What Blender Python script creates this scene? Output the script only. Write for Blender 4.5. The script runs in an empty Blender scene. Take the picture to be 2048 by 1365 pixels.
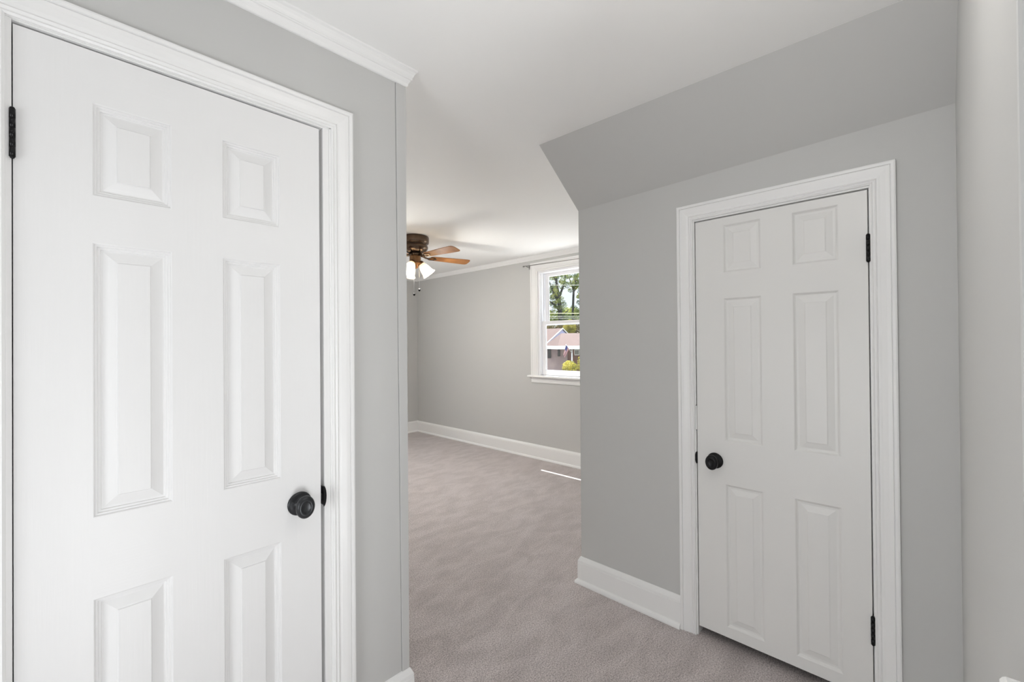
import bpy, math, random
from mathutils import Vector, Matrix

scene = bpy.context.scene
COL = scene.collection
random.seed(7)
PI = math.pi

# ------------------------------------------------------------------ camera
CAM_H = 1.40
YAW, PITCH, ROLL, FPX = math.radians(43.647), math.radians(0.326), math.radians(-0.466), 875.11
cam_data = bpy.data.cameras.new('camera')
cam_data.sensor_fit = 'HORIZONTAL'
cam_data.sensor_width = 36.0
cam_data.lens = FPX / 2048 * 36.0
cam_data.clip_start = 0.01
cam_data.clip_end = 400
cam = bpy.data.objects.new('camera', cam_data)
COL.objects.link(cam)
fwd = Vector((math.cos(YAW) * math.cos(PITCH), math.sin(YAW) * math.cos(PITCH), math.sin(PITCH)))
right = Vector((math.sin(YAW), -math.cos(YAW), 0))
up = right.cross(fwd)
cr, sr = math.cos(ROLL), math.sin(ROLL)
r2 = right * cr + up * sr
u2 = up * cr - right * sr
M = Matrix((r2, u2, -fwd)).transposed().to_4x4()
M.translation = Vector((0, 0, CAM_H))
cam.matrix_world = M
scene.camera = cam

# ------------------------------------------------------------------ sky, sun, fill lamps, exposure
scene.view_settings.view_transform = 'Standard'
scene.view_settings.look = 'None'
scene.view_settings.gamma = 1.0
scene.view_settings.use_curve_mapping = False
scene.view_settings.exposure = 0.54
scene.cycles.use_denoising = True
scene.cycles.max_bounces = 12
scene.cycles.diffuse_bounces = 8
scene.cycles.transparent_max_bounces = 24

world = bpy.data.worlds.new('sky')
scene.world = world
world.use_nodes = True
wn, wl = world.node_tree.nodes, world.node_tree.links
bg = wn['Background']
tc = wn.new('ShaderNodeTexCoord')
sx = wn.new('ShaderNodeSeparateXYZ')
ramp = wn.new('ShaderNodeValToRGB')
wl.new(tc.outputs['Generated'], sx.inputs[0])
wl.new(sx.outputs['Z'], ramp.inputs[0])
wl.new(ramp.outputs[0], bg.inputs[0])
ramp.color_ramp.elements[0].position = 0.0
ramp.color_ramp.elements[0].color = (0.86, 0.945, 1.0, 1)
ramp.color_ramp.elements[1].position = 0.6
ramp.color_ramp.elements[1].color = (0.80, 0.90, 1.0, 1)
mr = wn.new('ShaderNodeMapRange')      # upper sky strengthened to light the carpet, pale sky low down
mr.inputs['From Min'].default_value = 0.25; mr.inputs['From Max'].default_value = 0.6
mr.inputs['To Min'].default_value = 0.86; mr.inputs['To Max'].default_value = 2.2
wl.new(sx.outputs['Z'], mr.inputs['Value']); wl.new(mr.outputs['Result'], bg.inputs[1])


def add_light(name, kind, loc, direction, power, color=(1, 1, 1), size=(1, 1), radius=0.03):
    d = bpy.data.lights.new(name, kind)
    d.energy = power
    d.color = color
    if kind == 'AREA':
        d.shape = 'RECTANGLE'
        d.size, d.size_y = size
    elif kind == 'POINT':
        d.shadow_soft_size = radius
    o = bpy.data.objects.new(name, d)
    COL.objects.link(o)
    o.location = loc
    if direction is not None:
        o.rotation_euler = Vector(direction).to_track_quat('-Z', 'Y').to_euler()
    return o


sun = add_light('sun', 'SUN', (20, 10, 40), (-0.256, -0.127, -1.0), 12.0, (1.0, 0.98, 0.97))
sun.data.angle = math.radians(0.5)
# fill lamps added as daylight, at windows added out of view (added_window_2 in the far room, added_window_3 over the stairs)
add_light('fill_north', 'AREA', (2.0, 5.93, 1.50), (0, -1, 0.3), 6, (1.0, 0.985, 0.96), (1.36, 1.26))  # added to light the far room and the right wall
add_light('fill_south', 'AREA', (0.38, -1.10, -0.06), (0.02, 1, 0.42), 25, (0.97, 0.985, 1.0), (0.56, 0.98))  # added low fill for the wide door
add_light('hall_fill_light', 'POINT', (0.80, 0.26, 2.22), None, 4.0, (1.0, 0.98, 0.96), radius=0.10)  # added lamp, unseen, brightens the hall walls
add_light('fill_back', 'AREA', (-1.64, 0.48, 0.85), (1, 0.0, 0.05), 13.5, (0.97, 0.985, 1.0), (0.9, 1.05))  # added fill from behind the camera for the low wall


# ------------------------------------------------------------------ materials
def mat(name, col, rough=0.5, metal=0.0, bump=None, spec=0.5, vary=None, coat=0.0):
    m = bpy.data.materials.new(name)
    m.use_nodes = True
    n, l = m.node_tree.nodes, m.node_tree.links
    b = n['Principled BSDF']
    b.inputs['Base Color'].default_value = (*col, 1)
    b.inputs['Roughness'].default_value = rough
    b.inputs['Metallic'].default_value = metal
    b.inputs['Specular IOR Level'].default_value = spec
    b.inputs['Coat Weight'].default_value = coat
    tcn = n.new('ShaderNodeTexCoord')
    if bump:
        scale, strength, dist = bump[:3]
        mp = n.new('ShaderNodeMapping')
        mp.inputs['Scale'].default_value = bump[3] if len(bump) > 3 else (1, 1, 1)
        nz = n.new('ShaderNodeTexNoise')
        nz.inputs['Scale'].default_value = scale
        nz.inputs['Detail'].default_value = 5
        bp = n.new('ShaderNodeBump')
        bp.inputs['Strength'].default_value = strength
        bp.inputs['Distance'].default_value = dist
        l.new(tcn.outputs['Object'], mp.inputs[0])
        l.new(mp.outputs[0], nz.inputs['Vector'])
        l.new(nz.outputs['Fac'], bp.inputs['Height'])
        l.new(bp.outputs[0], b.inputs['Normal'])
    if vary:
        scale, col2 = vary[:2]
        mp2 = n.new('ShaderNodeMapping')
        mp2.inputs['Scale'].default_value = vary[2] if len(vary) > 2 else (1, 1, 1)
        nz2 = n.new('ShaderNodeTexNoise')
        nz2.inputs['Scale'].default_value = scale
        nz2.inputs['Detail'].default_value = 4
        rp = n.new('ShaderNodeValToRGB')
        rp.color_ramp.elements[0].position = 0.35
        rp.color_ramp.elements[1].position = 0.65
        rp.color_ramp.elements[0].color = (*col, 1)
        rp.color_ramp.elements[1].color = (*col2, 1)
        l.new(tcn.outputs['Object'], mp2.inputs[0])
        l.new(mp2.outputs[0], nz2.inputs['Vector'])
        l.new(nz2.outputs['Fac'], rp.inputs[0])
        l.new(rp.outputs[0], b.inputs['Base Color'])
    return m


WALL = mat('wall_paint', (0.57, 0.57, 0.56), 0.55, bump=(260, 0.05, 0.001), spec=0.3)
BOUNCE_CUT = mat('bounce_cut_paint', (0.30, 0.295, 0.285), 0.6)  # invented dark tone on unseen walls, cuts bounced light
CEIL = mat('ceiling_paint', (0.92, 0.92, 0.91), 0.7, bump=(200, 0.04, 0.001), spec=0.2)
TRIM = mat('trim_paint', (0.86, 0.86, 0.855), 0.35, bump=(60, 0.04, 0.001))
SMOOTH_DOOR = mat('smooth_door_paint', (0.78, 0.775, 0.76), 0.38, bump=(90, 0.03, 0.001))
GRAIN_V = mat('door_paint_upright_grain', (0.82, 0.82, 0.82), 0.46, bump=(14, 0.17, 0.002, (12, 12, 0.45)))
GRAIN_H = mat('door_paint_level_grain', (0.82, 0.82, 0.82), 0.46, bump=(14, 0.17, 0.002, (0.45, 12, 12)))
BLACK = mat('blackened_bronze', (0.012, 0.012, 0.013), 0.34, 0.6, spec=0.5)
PEWTER = mat('worn_dark_metal', (0.035, 0.037, 0.04), 0.36, 0.5)
BRONZE = mat('aged_bronze', (0.085, 0.062, 0.046), 0.27, 0.9, vary=(9, (0.14, 0.095, 0.065)))
BRASS = mat('lamp_fitting_bronze', (0.21, 0.105, 0.045), 0.4, 0.7)
ROD = mat('dull_steel', (0.28, 0.27, 0.26), 0.4, 0.9)
SILVER = mat('bright_steel', (0.6, 0.6, 0.6), 0.3, 1.0)
WOOD = mat('oak_blade', (0.32, 0.135, 0.036), 0.55, vary=(10, (0.22, 0.085, 0.02), (1, 1, 1)))
VINYL = mat('white_vinyl', (0.84, 0.84, 0.86), 0.35)
SHADOWGAP = mat('dark_cavity', (0.05, 0.05, 0.05), 0.9)

# carpet: fine pile bump, speckle and vacuum strokes
CARPET = bpy.data.materials.new('carpet_pile')
CARPET.use_nodes = True
n, l = CARPET.node_tree.nodes, CARPET.node_tree.links
b = n['Principled BSDF']
b.inputs['Roughness'].default_value = 0.95
b.inputs['Specular IOR Level'].default_value = 0.1
b.inputs['Sheen Weight'].default_value = 0.25
b.inputs['Sheen Roughness'].default_value = 0.5
tcn = n.new('ShaderNodeTexCoord')
fine = n.new('ShaderNodeTexNoise'); fine.inputs['Scale'].default_value = 165; fine.inputs['Detail'].default_value = 5
fine.inputs['Roughness'].default_value = 0.7
mpv = n.new('ShaderNodeMapping'); mpv.inputs['Rotation'].default_value = (0, 0, math.radians(-20)); mpv.inputs['Scale'].default_value = (0.9, 1.9, 1)
stroke = n.new('ShaderNodeTexNoise'); stroke.inputs['Scale'].default_value = 5.0; stroke.inputs['Detail'].default_value = 5
stroke.inputs['Roughness'].default_value = 0.62; stroke.inputs['Distortion'].default_value = 0.5
l.new(tcn.outputs['Object'], fine.inputs['Vector'])
l.new(tcn.outputs['Object'], mpv.inputs[0]); l.new(mpv.outputs[0], stroke.inputs['Vector'])
r1 = n.new('ShaderNodeValToRGB')
r1.color_ramp.elements[0].position = 0.36; r1.color_ramp.elements[0].color = (0.27, 0.238, 0.233, 1)
r1.color_ramp.elements[1].position = 0.60; r1.color_ramp.elements[1].color = (0.69, 0.628, 0.618, 1)
r2n = n.new('ShaderNodeValToRGB')
r2n.color_ramp.elements[0].position = 0.38; r2n.color_ramp.elements[0].color = (0.83, 0.825, 0.82, 1)
r2n.color_ramp.elements[1].position = 0.62; r2n.color_ramp.elements[1].color = (1.0, 1.0, 1.0, 1)
mx = n.new('ShaderNodeMix'); mx.data_type = 'RGBA'; mx.blend_type = 'MULTIPLY'; mx.inputs['Factor'].default_value = 1
l.new(fine.outputs['Fac'], r1.inputs[0]); l.new(stroke.outputs['Fac'], r2n.inputs[0])
l.new(r1.outputs[0], mx.inputs['A']); l.new(r2n.outputs[0], mx.inputs['B'])
l.new(mx.outputs['Result'], b.inputs['Base Color'])
bp = n.new('ShaderNodeBump'); bp.inputs['Strength'].default_value = 0.5; bp.inputs['Distance'].default_value = 0.004
l.new(fine.outputs['Fac'], bp.inputs['Height']); l.new(bp.outputs[0], b.inputs['Normal'])

# clear pane: passes light straight, keeps a faint reflection
GLASS = bpy.data.materials.new('window_glass')
GLASS.use_nodes = True
n, l = GLASS.node_tree.nodes, GLASS.node_tree.links
n.remove(n['Principled BSDF'])
tr = n.new('ShaderNodeBsdfTransparent'); tr.inputs[0].default_value = (0.97, 0.98, 0.98, 1)
gl = n.new('ShaderNodeBsdfGlossy'); gl.inputs['Roughness'].default_value = 0.02
ms = n.new('ShaderNodeMixShader'); ms.inputs[0].default_value = 0.05
l.new(tr.outputs[0], ms.inputs[1]); l.new(gl.outputs[0], ms.inputs[2])
l.new(ms.outputs[0], n['Material Output'].inputs[0])


def glow(name, col, strength, base=(0.9, 0.85, 0.75)):
    m = bpy.data.materials.new(name)
    m.use_nodes = True
    bb = m.node_tree.nodes['Principled BSDF']
    bb.inputs['Base Color'].default_value = (*base, 1)
    bb.inputs['Roughness'].default_value = 0.4
    bb.inputs['Emission Color'].default_value = (*col, 1)
    bb.inputs['Emission Strength'].default_value = strength
    return m


SHADE = glow('lit_frosted_glass', (1.0, 0.86, 0.64), 0.9)
n, l = SHADE.node_tree.nodes, SHADE.node_tree.links
tl = n.new('ShaderNodeBsdfTranslucent'); tl.inputs[0].default_value = (0.95, 0.90, 0.80, 1)
ms = n.new('ShaderNodeMixShader'); ms.inputs[0].default_value = 0.5
l.new(n['Principled BSDF'].outputs[0], ms.inputs[1]); l.new(tl.outputs[0], ms.inputs[2]); l.new(ms.outputs[0], n['Material Output'].inputs[0])
LAMPGLASS = glow('added_lamp_glass', (1.0, 0.95, 0.88), 1.5)  # diffuser of the added hall lamp
SHADE_NECK = glow('amber_glass_neck', (1.0, 0.80, 0.54), 0.75, (0.8, 0.6, 0.35))
BULB = glow('lit_bulb', (1.0, 0.9, 0.7), 6.0)


# ------------------------------------------------------------------ mesh helpers
class MB:
    def __init__(self):
        self.v, self.f, self.mi, self.sm = [], [], [], []

    def poly(self, pts, mi=0, smooth=False):
        i = len(self.v)
        self.v += [tuple(p) for p in pts]
        self.f.append(tuple(range(i, i + len(pts))))
        self.mi.append(mi); self.sm.append(smooth)

    def box(self, a, b, mi=0):
        x0, y0, z0 = (min(a[i], b[i]) for i in range(3))
        x1, y1, z1 = (max(a[i], b[i]) for i in range(3))
        i = len(self.v)
        self.v += [(x0, y0, z0), (x1, y0, z0), (x1, y1, z0), (x0, y1, z0), (x0, y0, z1), (x1, y0, z1), (x1, y1, z1), (x0, y1, z1)]
        for q in ((0, 3, 2, 1), (4, 5, 6, 7), (0, 1, 5, 4), (1, 2, 6, 5), (2, 3, 7, 6), (3, 0, 4, 7)):
            self.f.append(tuple(i + k for k in q)); self.mi.append(mi); self.sm.append(False)
        return self

    def prism(self, pts, off, mi=0):
        """closed polygon pts extruded by the vector off"""
        off = Vector(off)
        k = len(pts); i = len(self.v)
        self.v += [tuple(p) for p in pts] + [tuple(Vector(p) + off) for p in pts]
        self.f.append(tuple(range(i, i + k))); self.f.append(tuple(range(i + 2 * k - 1, i + k - 1, -1)))
        self.mi += [mi, mi]; self.sm += [False, False]
        for j in range(k):
            j2 = (j + 1) % k
            self.f.append((i + j, i + k + j, i + k + j2, i + j2)); self.mi.append(mi); self.sm.append(False)
        return self

    def sweep(self, prof, stations, mi=0, smooth=False):
        """profile (a, b) swept over stations (P, A, B): P + a*A + b*B, ends capped"""
        k = len(prof); i = len(self.v)
        for P, A, B in stations:
            P, A, B = Vector(P), Vector(A), Vector(B)
            self.v += [tuple(P + A * a + B * c) for a, c in prof]
        for s in range(len(stations) - 1):
            for j in range(k):
                j2 = (j + 1) % k
                self.f.append((i + s * k + j, i + s * k + j2, i + (s + 1) * k + j2, i + (s + 1) * k + j))
                self.mi.append(mi); self.sm.append(smooth)
        self.f.append(tuple(range(i + k - 1, i - 1, -1)))
        e = i + (len(stations) - 1) * k
        self.f.append(tuple(range(e, e + k)))
        self.mi += [mi, mi]; self.sm += [False, False]
        return self

    def lathe(self, prof, T=Matrix.Identity(4), n=32, mi=0, smooth=True):
        """profile (r, z) turned about z, then moved by T"""
        i = len(self.v); k = len(prof)
        for s in range(n):
            a = 2 * PI * s / n
            self.v += [tuple(T @ Vector((r * math.cos(a), r * math.sin(a), z))) for r, z in prof]
        for s in range(n):
            s2 = (s + 1) % n
            for j in range(k - 1):
                if prof[j][0] < 1e-7 and prof[j + 1][0] < 1e-7:
                    continue
                self.f.append((i + s * k + j, i + s2 * k + j, i + s2 * k + j + 1, i + s * k + j + 1))
                self.mi.append(mi); self.sm.append(smooth)
        return self

    def tube(self, pts, rad, n=8, mi=0):
        rads = rad if isinstance(rad, (list, tuple)) else [rad] * len(pts)
        pts = [Vector(p) for p in pts]
        i = len(self.v)
        for s, p in enumerate(pts):
            d = (pts[min(s + 1, len(pts) - 1)] - pts[max(s - 1, 0)]).normalized()
            a = d.cross(Vector((0, 0, 1)))
            if a.length < 1e-3:
                a = d.cross(Vector((1, 0, 0)))
            a.normalize(); c = d.cross(a)
            for t in range(n):
                w = 2 * PI * t / n
                self.v.append(tuple(p + a * (rads[s] * math.cos(w)) + c * (rads[s] * math.sin(w))))
        for s in range(len(pts) - 1):
            for t in range(n):
                t2 = (t + 1) % n
                self.f.append((i + s * n + t, i + s * n + t2, i + (s + 1) * n + t2, i + (s + 1) * n + t))
                self.mi.append(mi); self.sm.append(True)
        self.f.append(tuple(range(i, i + n))); e = i + (len(pts) - 1) * n
        self.f.append(tuple(range(e, e + n)))
        self.mi += [mi, mi]; self.sm += [False, False]
        return self

    def build(self, name, mats, parent=None, origin=None, bevel=0, fix=True):
        me = bpy.data.meshes.new(name)
        o0 = Vector(origin) if origin is not None else Vector((0, 0, 0))
        me.from_pydata([tuple(Vector(p) - o0) for p in self.v], [], self.f)
        if not isinstance(mats, (list, tuple)):
            mats = [mats]
        for m_ in mats:
            me.materials.append(m_)
        me.polygons.foreach_set('material_index', self.mi)
        me.polygons.foreach_set('use_smooth', self.sm)
        me.update()
        if fix:
            import bmesh
            bm = bmesh.new(); bm.from_mesh(me)
            bmesh.ops.remove_doubles(bm, verts=bm.verts, dist=1e-5)
            bmesh.ops.recalc_face_normals(bm, faces=bm.faces)
            bm.to_mesh(me); bm.free()
        o = bpy.data.objects.new(name, me)
        COL.objects.link(o)
        if parent is not None:
            o.parent = parent
            pl = parent.location if parent.parent is None else parent.location + parent.parent.location
            o.location = o0 - pl
        else:
            o.location = o0
        if bevel:
            bv = o.modifiers.new('bevel', 'BEVEL'); bv.width = bevel; bv.segments = 2; bv.limit_method = 'ANGLE'
        return o


def tag(o, label=None, cat=None, group=None, kind=None):
    if label: o['label'] = label
    if cat: o['category'] = cat
    if group: o['group'] = group
    if kind: o['kind'] = kind
    return o


def thing(name, loc, label, cat, group=None, kind=None):
    o = bpy.data.objects.new(name, None)
    COL.objects.link(o)
    o.location = loc
    o.empty_display_size = 0.1
    return tag(o, label, cat, group, kind)


def struct(name, mb, m, label, cat, bevel=0):
    return tag(mb.build(name, m, bevel=bevel), label, cat, kind='structure')


def slab_hole(axis, pos, thick, a0, a1, z0, z1, holes=()):
    """upright wall: axis 'x' or 'y' is its normal, from pos to pos+thick, a is the other level axis"""
    mb = MB()
    As = sorted({a0, a1, *[h[0] for h in holes], *[h[1] for h in holes]})
    for i in range(len(As) - 1):
        lo, hi = As[i], As[i + 1]
        zs = [(z0, z1)]
        for h in holes:
            if h[0] <= lo + 1e-6 and h[1] >= hi - 1e-6:
                zs = [(z0, h[2]), (h[3], z1)]
        for q0, q1 in zs:
            if q1 - q0 < 1e-5:
                continue
            if axis == 'y':
                mb.box((lo, pos, q0), (hi, pos + thick, q1))
            else:
                mb.box((pos, lo, q0), (pos + thick, hi, q1))
    return mb


# ------------------------------------------------------------------ shell dimensions (metres)
ZC = 2.4644
YL, XE = 1.4684, 0.945           # wall with the wide door, and where it ends
XR, YN = 2.1282, -0.0722         # low wall with the attic door, and the wall beside it
YE = 1.484                       # where the low wall ends
XW, YF = 4.0538, 5.9786          # far room: window wall and end wall
ZT = 2.62

struct('floor', MB().box((-1.9, -0.19, -0.25), (4.174, 6.1, 0.0)).box((-1.9, -1.9, -0.25), (-1.0, -0.19, 0.0)), CARPET, 'mauve beige cut pile carpet running through the whole floor', 'floor')
struct('ceiling', MB().box((-1.9, -1.9, ZC), (4.174, 6.1, ZT)), CEIL, 'flat white painted ceiling', 'ceiling')

struct('wall_left', slab_hole('y', YL, 0.12, -1.8, 0.895, 0, ZC, [(-0.075, 0.645, 0, 2.146)]).prism([(0.895, YL, 0), (0.9158, YL, 0), (0.9024, YL, ZC), (0.895, YL, ZC)], (0, 0.12, 0)), WALL, 'light grey wall around the wide white door', 'wall')
struct('wall_west', slab_hole('x', XE - 0.12, 0.12, YL + 0.12, 6.1, 0, ZC), WALL, 'light grey side wall of the far room', 'wall')
struct('wall_north', slab_hole('y', YF, 0.12, XE - 0.12, 4.174, 0, ZC, [(1.3, 2.7, 0.85, 2.15)]), WALL, 'light grey end wall of the far room', 'wall')
WY0, WY1, WZ0, WZ1 = 2.43, 3.43, 0.99, 2.275
struct('wall_east', slab_hole('x', XW, 0.12, YN - 0.12, 6.1, 0, ZC, [(WY0, WY1, WZ0, WZ1)]), WALL, 'light grey wall of the far room with the window in it', 'wall')
struct('wall_knee', slab_hole('x', XR, 0.1, YN, 1.480, 0, ZC, [(0.1447, 0.829, 0, 1.999)]), WALL, 'low grey wall around the small white attic door', 'wall')
A1, B1 = Vector((XR, 1.484, 2.1749)), Vector((1.7991, 1.5042, ZC + 0.001))
A2, B2 = Vector((XR, YN - 0.02, 2.2094)), Vector((1.8375, YN - 0.02, ZC + 0.001))
sl = MB()
off = Vector((0.07, 0, 0.07))
sl.prism([A1, B1, B2, A2], off)
struct('wall_sloped', sl, WALL, 'grey sloping wall under the roof above the attic door', 'wall')
pt = MB()
pt.prism([(1.802, 1.5042, ZC), (XR + 0.003, 1.485, 2.1749), (XR + 0.003, 1.485, 0), (XW, 1.485, 0), (XW, 1.485, ZC)], (0.02, -0.035, 0.02))
struct('wall_partition', pt, WALL, 'grey side wall of the far room behind the low wall corner', 'wall')
struct('wall_right', slab_hole('y', YN - 0.12, 0.12, 0.725, XW, 0, ZC), WALL, 'pale grey wall at the right edge beside the attic door', 'wall', bevel=0.004)
struct('wall_stairs', slab_hole('x', 0.725, 0.12, -1.30, YN - 0.12, -2.7, ZC), BOUNCE_CUT, 'grey wall at the end of the stairs', 'wall')
struct('wall_south', slab_hole('y', -1.30, 0.12, -1.82, 0.845, -2.7, ZC, [(0.05, 0.71, -0.61, 0.49)]), BOUNCE_CUT, 'grey wall behind the stairs with an added window', 'wall')
struct('wall_back', slab_hole('x', -1.82, 0.12, -1.30, YL + 0.12, 0, ZC, [(-0.02, 0.98, 0.27, 1.43)]), BOUNCE_CUT, 'grey wall behind the camera with an added window', 'wall')
cl = MB()
cl.box((-0.9, YL + 0.12, 0), (-0.85, 2.4, ZC)); cl.box((-0.9, 2.4, 0), (XE - 0.12, 2.45, ZC))
struct('wall_closet', cl, WALL, 'closet walls behind the wide white door', 'wall')
ev = MB()
ev.box((4.174, 1.2, 2.52), (4.316, 6.3, 2.58)); ev.box((4.316, 1.2, 2.48), (4.336, 6.3, 2.60))
struct('trim_4', ev, TRIM, 'white roof eave outside above the window', 'eave')

stp = MB()
for k in range(7):
    stp.box((-1.0 + k * 0.25, -1.18, -2.7), (-1.0 + (k + 1) * 0.25 if k < 6 else 0.725, -0.19, -0.19 * (k + 1)))
stp.box((-1.9, -0.19, -2.7), (0.845, -0.10, -0.25))
struct('floor_stairs', stp, CARPET, 'carpeted stairs going down beside the railing', 'stairs')

# corner strip where the left wall ends
cs = MB()
cs.prism([(0.9040, YL - 0.003, ZC), (XE + 0.003, YL - 0.003, ZC), (XE + 0.003, YL - 0.003, 0), (0.9174, YL - 0.003, 0)], (0, 0.123, 0))
struct('trim_1', cs, WALL, 'narrow grey corner strip at the end of the wide door wall', 'trim', bevel=0.0012)


# ------------------------------------------------------------------ mouldings
def bb_prof(h):
    return [(0, 0), (0.030, 0), (0.030, 0.008), (0.027, 0.017), (0.021, 0.023), (0.016, 0.025), (0.016, h - 0.036), (0.0135, h - 0.034),
            (0.0155, h - 0.032), (0.0145, h - 0.022), (0.009, h - 0.010), (0.005, h - 0.002), (0.0, h)]


def base(name, pts, normals, h, label):
    mb = MB()
    mb.sweep(bb_prof(h), [(p, nn, (0, 0, 1)) for p, nn in zip(pts, normals)])
    return struct(name, mb, TRIM, label, 'baseboard')


Z = 0.0
base('baseboard_left', [(0.7250, YL, Z), (XE, YL, Z), (XE, YF, Z)], [(0, -1, 0), (1, -1, 0), (1, -1, 0)], 0.153, 'white baseboard wrapping the end of the wide door wall')
base('baseboard_knee', [(XR, 0.893, Z), (XR, YE, Z), (XW, YE, Z)], [(-1, 0, 0), (-1, 1, 0), (-1, 1, 0)], 0.153, 'white baseboard on the low wall left of the attic door')
base('baseboard_corner', [(XR, 0.0823, Z), (XR, YN, Z), (0.725, YN, Z)], [(-1, 0, 0), (-1, 1, 0), (0, 1, 0)], 0.153, 'white baseboard in the corner right of the attic door')
base('baseboard_far', [(XE, YF, Z), (XW, YF, Z), (XW, YE, Z)], [(1, -1, 0), (-1, -1, 0), (-1, 1, 0)], 0.1706, 'tall white baseboard along the window wall of the far room')

crown_l = [(0, -0.062), (0.006, -0.062), (0.0085, -0.060), (0.0105, -0.051), (0.016, -0.041), (0.0165, -0.037), (0.0205, -0.036), (0.0225, -0.033),
           (0.0215, -0.030), (0.024, -0.026), (0.027, -0.018), (0.032, -0.010), (0.0375, -0.006), (0.0385, 0.0005), (0, 0.0005)]
cw = MB().sweep(crown_l, [((-1.8, YL, ZC), (0, -1, 0), (0, 0, 1)), ((XE, YL, ZC), (1, -1, 0), (0, 0, 1)), ((XE, YF, ZC), (1, -1, 0), (0, 0, 1))])
struct('trim_2', cw, TRIM, 'white crown moulding above the wide door', 'crown moulding')
cw = MB().sweep([(a * 0.95, c * 0.85) for a, c in crown_l], [((XE, YF, ZC), (1, -1, 0), (0, 0, 1)), ((XW, YF, ZC), (-1, -1, 0), (0, 0, 1)), ((XW, YE, ZC), (-1, 1, 0), (0, 0, 1))])
struct('trim_3', cw, TRIM, 'white crown moulding over the window wall of the far room', 'crown moulding')

case_prof = [(0, 0), (0, 0.009), (0.005, 0.012), (0.009, 0.0085), (0.011, 0.0085), (0.016, 0.013), (0.020, 0.0095), (0.022, 0.0095), (0.030, 0.0125),
             (0.046, 0.0155), (0.058, 0.0165), (0.060, 0.013), (0.062, 0.0185), (0.070, 0.0195), (0.0745, 0.018), (0.0755, 0.015), (0.0755, 0)]


def scaled(prof, w):
    s = w / 0.0755
    return [(a * s, c) for a, c in prof]


# ------------------------------------------------------------------ six-panel doors
def door_leaf(width, height, stile_cols, rows, thick, ring, grain):
    """front face in local x (0..width), z (0..height), facing -y at y=0; moulded raised panels. rows/cols are (lo, hi) panel spans"""
    mb = MB()
    xs = sorted({0, width, *[c for s in stile_cols for c in s]})
    zs = sorted({0, height, *[c for s in rows for c in s]})
    for i in range(len(xs) - 1):
        for j in range(len(zs) - 1):
            x0, x1, z0, z1 = xs[i], xs[i + 1], zs[j], zs[j + 1]
            is_p = any(abs(x0 - s[0]) < 1e-6 for s in stile_cols) and any(abs(z0 - s[0]) < 1e-6 for s in rows)
            if not is_p:
                col_is = any(abs(x0 - s[0]) < 1e-6 for s in stile_cols)
                mb.poly([(x0, 0, z0), (x1, 0, z0), (x1, 0, z1), (x0, 0, z1)], 1 if (col_is and grain) else 0)
                continue
            rings = [(0, 0)] + ring
            prev = None
            for ins, dep in rings:
                q = [(x0 + ins, dep, z0 + ins), (x1 - ins, dep, z0 + ins), (x1 - ins, dep, z1 - ins), (x0 + ins, dep, z1 - ins)]
                if prev:
                    for k in range(4):
                        k2 = (k + 1) % 4
                        mb.poly([prev[k], prev[k2], q[k2], q[k]], 1 if (grain and k in (0, 2)) else 0)
                prev = q
            mb.poly(prev, 0)
    w, h, t = width, height, thick
    mb.poly([(0, t, 0), (0, t, h), (w, t, h), (w, t, 0)])
    mb.poly([(0, 0, 0), (0, t, 0), (w, t, 0), (w, 0, 0)]); mb.poly([(0, 0, h), (w, 0, h), (w, t, h), (0, t, h)])
    mb.poly([(0, 0, 0), (0, 0, h), (0, t, h), (0, t, 0)]); mb.poly([(w, 0, 0), (w, t, 0), (w, t, h), (w, 0, h)])
    return mb


KNOB = [(0, -0.0005), (0.0365, -0.0005), (0.0375, 0.002), (0.0365, 0.005), (0.033, 0.007), (0.030, 0.0085), (0.024, 0.010), (0.019, 0.013), (0.0155, 0.016)]
STEM = [(0.0155, 0.015), (0.013, 0.020), (0.0125, 0.027), (0.0145, 0.032), (0.024, 0.0345), (0.032, 0.039), (0.0355, 0.046), (0.0350, 0.052), (0.0315, 0.057),
        (0.025, 0.060), (0.0175, 0.0605), (0.0165, 0.0585), (0.0145, 0.0575), (0.0, 0.0583)]


def knob(parent, pos, facing, m, s=1.0):
    # the grip is slightly oval, taller than wide
    q_ = Vector(facing).to_track_quat('Z', 'X').to_matrix()
    wide_axis = 'x' if abs(q_.col[0].z) < 0.5 else 'y'
    T = Matrix.Translation(Vector(pos)) @ Vector(facing).to_track_quat('Z', 'X').to_matrix().to_4x4() @ Matrix.Scale(s, 4)
    k = MB().lathe(STEM, T @ Matrix.Diagonal((0.80, 1.0, 1.0, 1.0)) if wide_axis == 'x' else T @ Matrix.Diagonal((1.0, 0.80, 1.0, 1.0)), 40).build('door_knob', m, parent)
    MB().lathe(KNOB, T, 40).build('rose', m, k)
    return k


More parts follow.
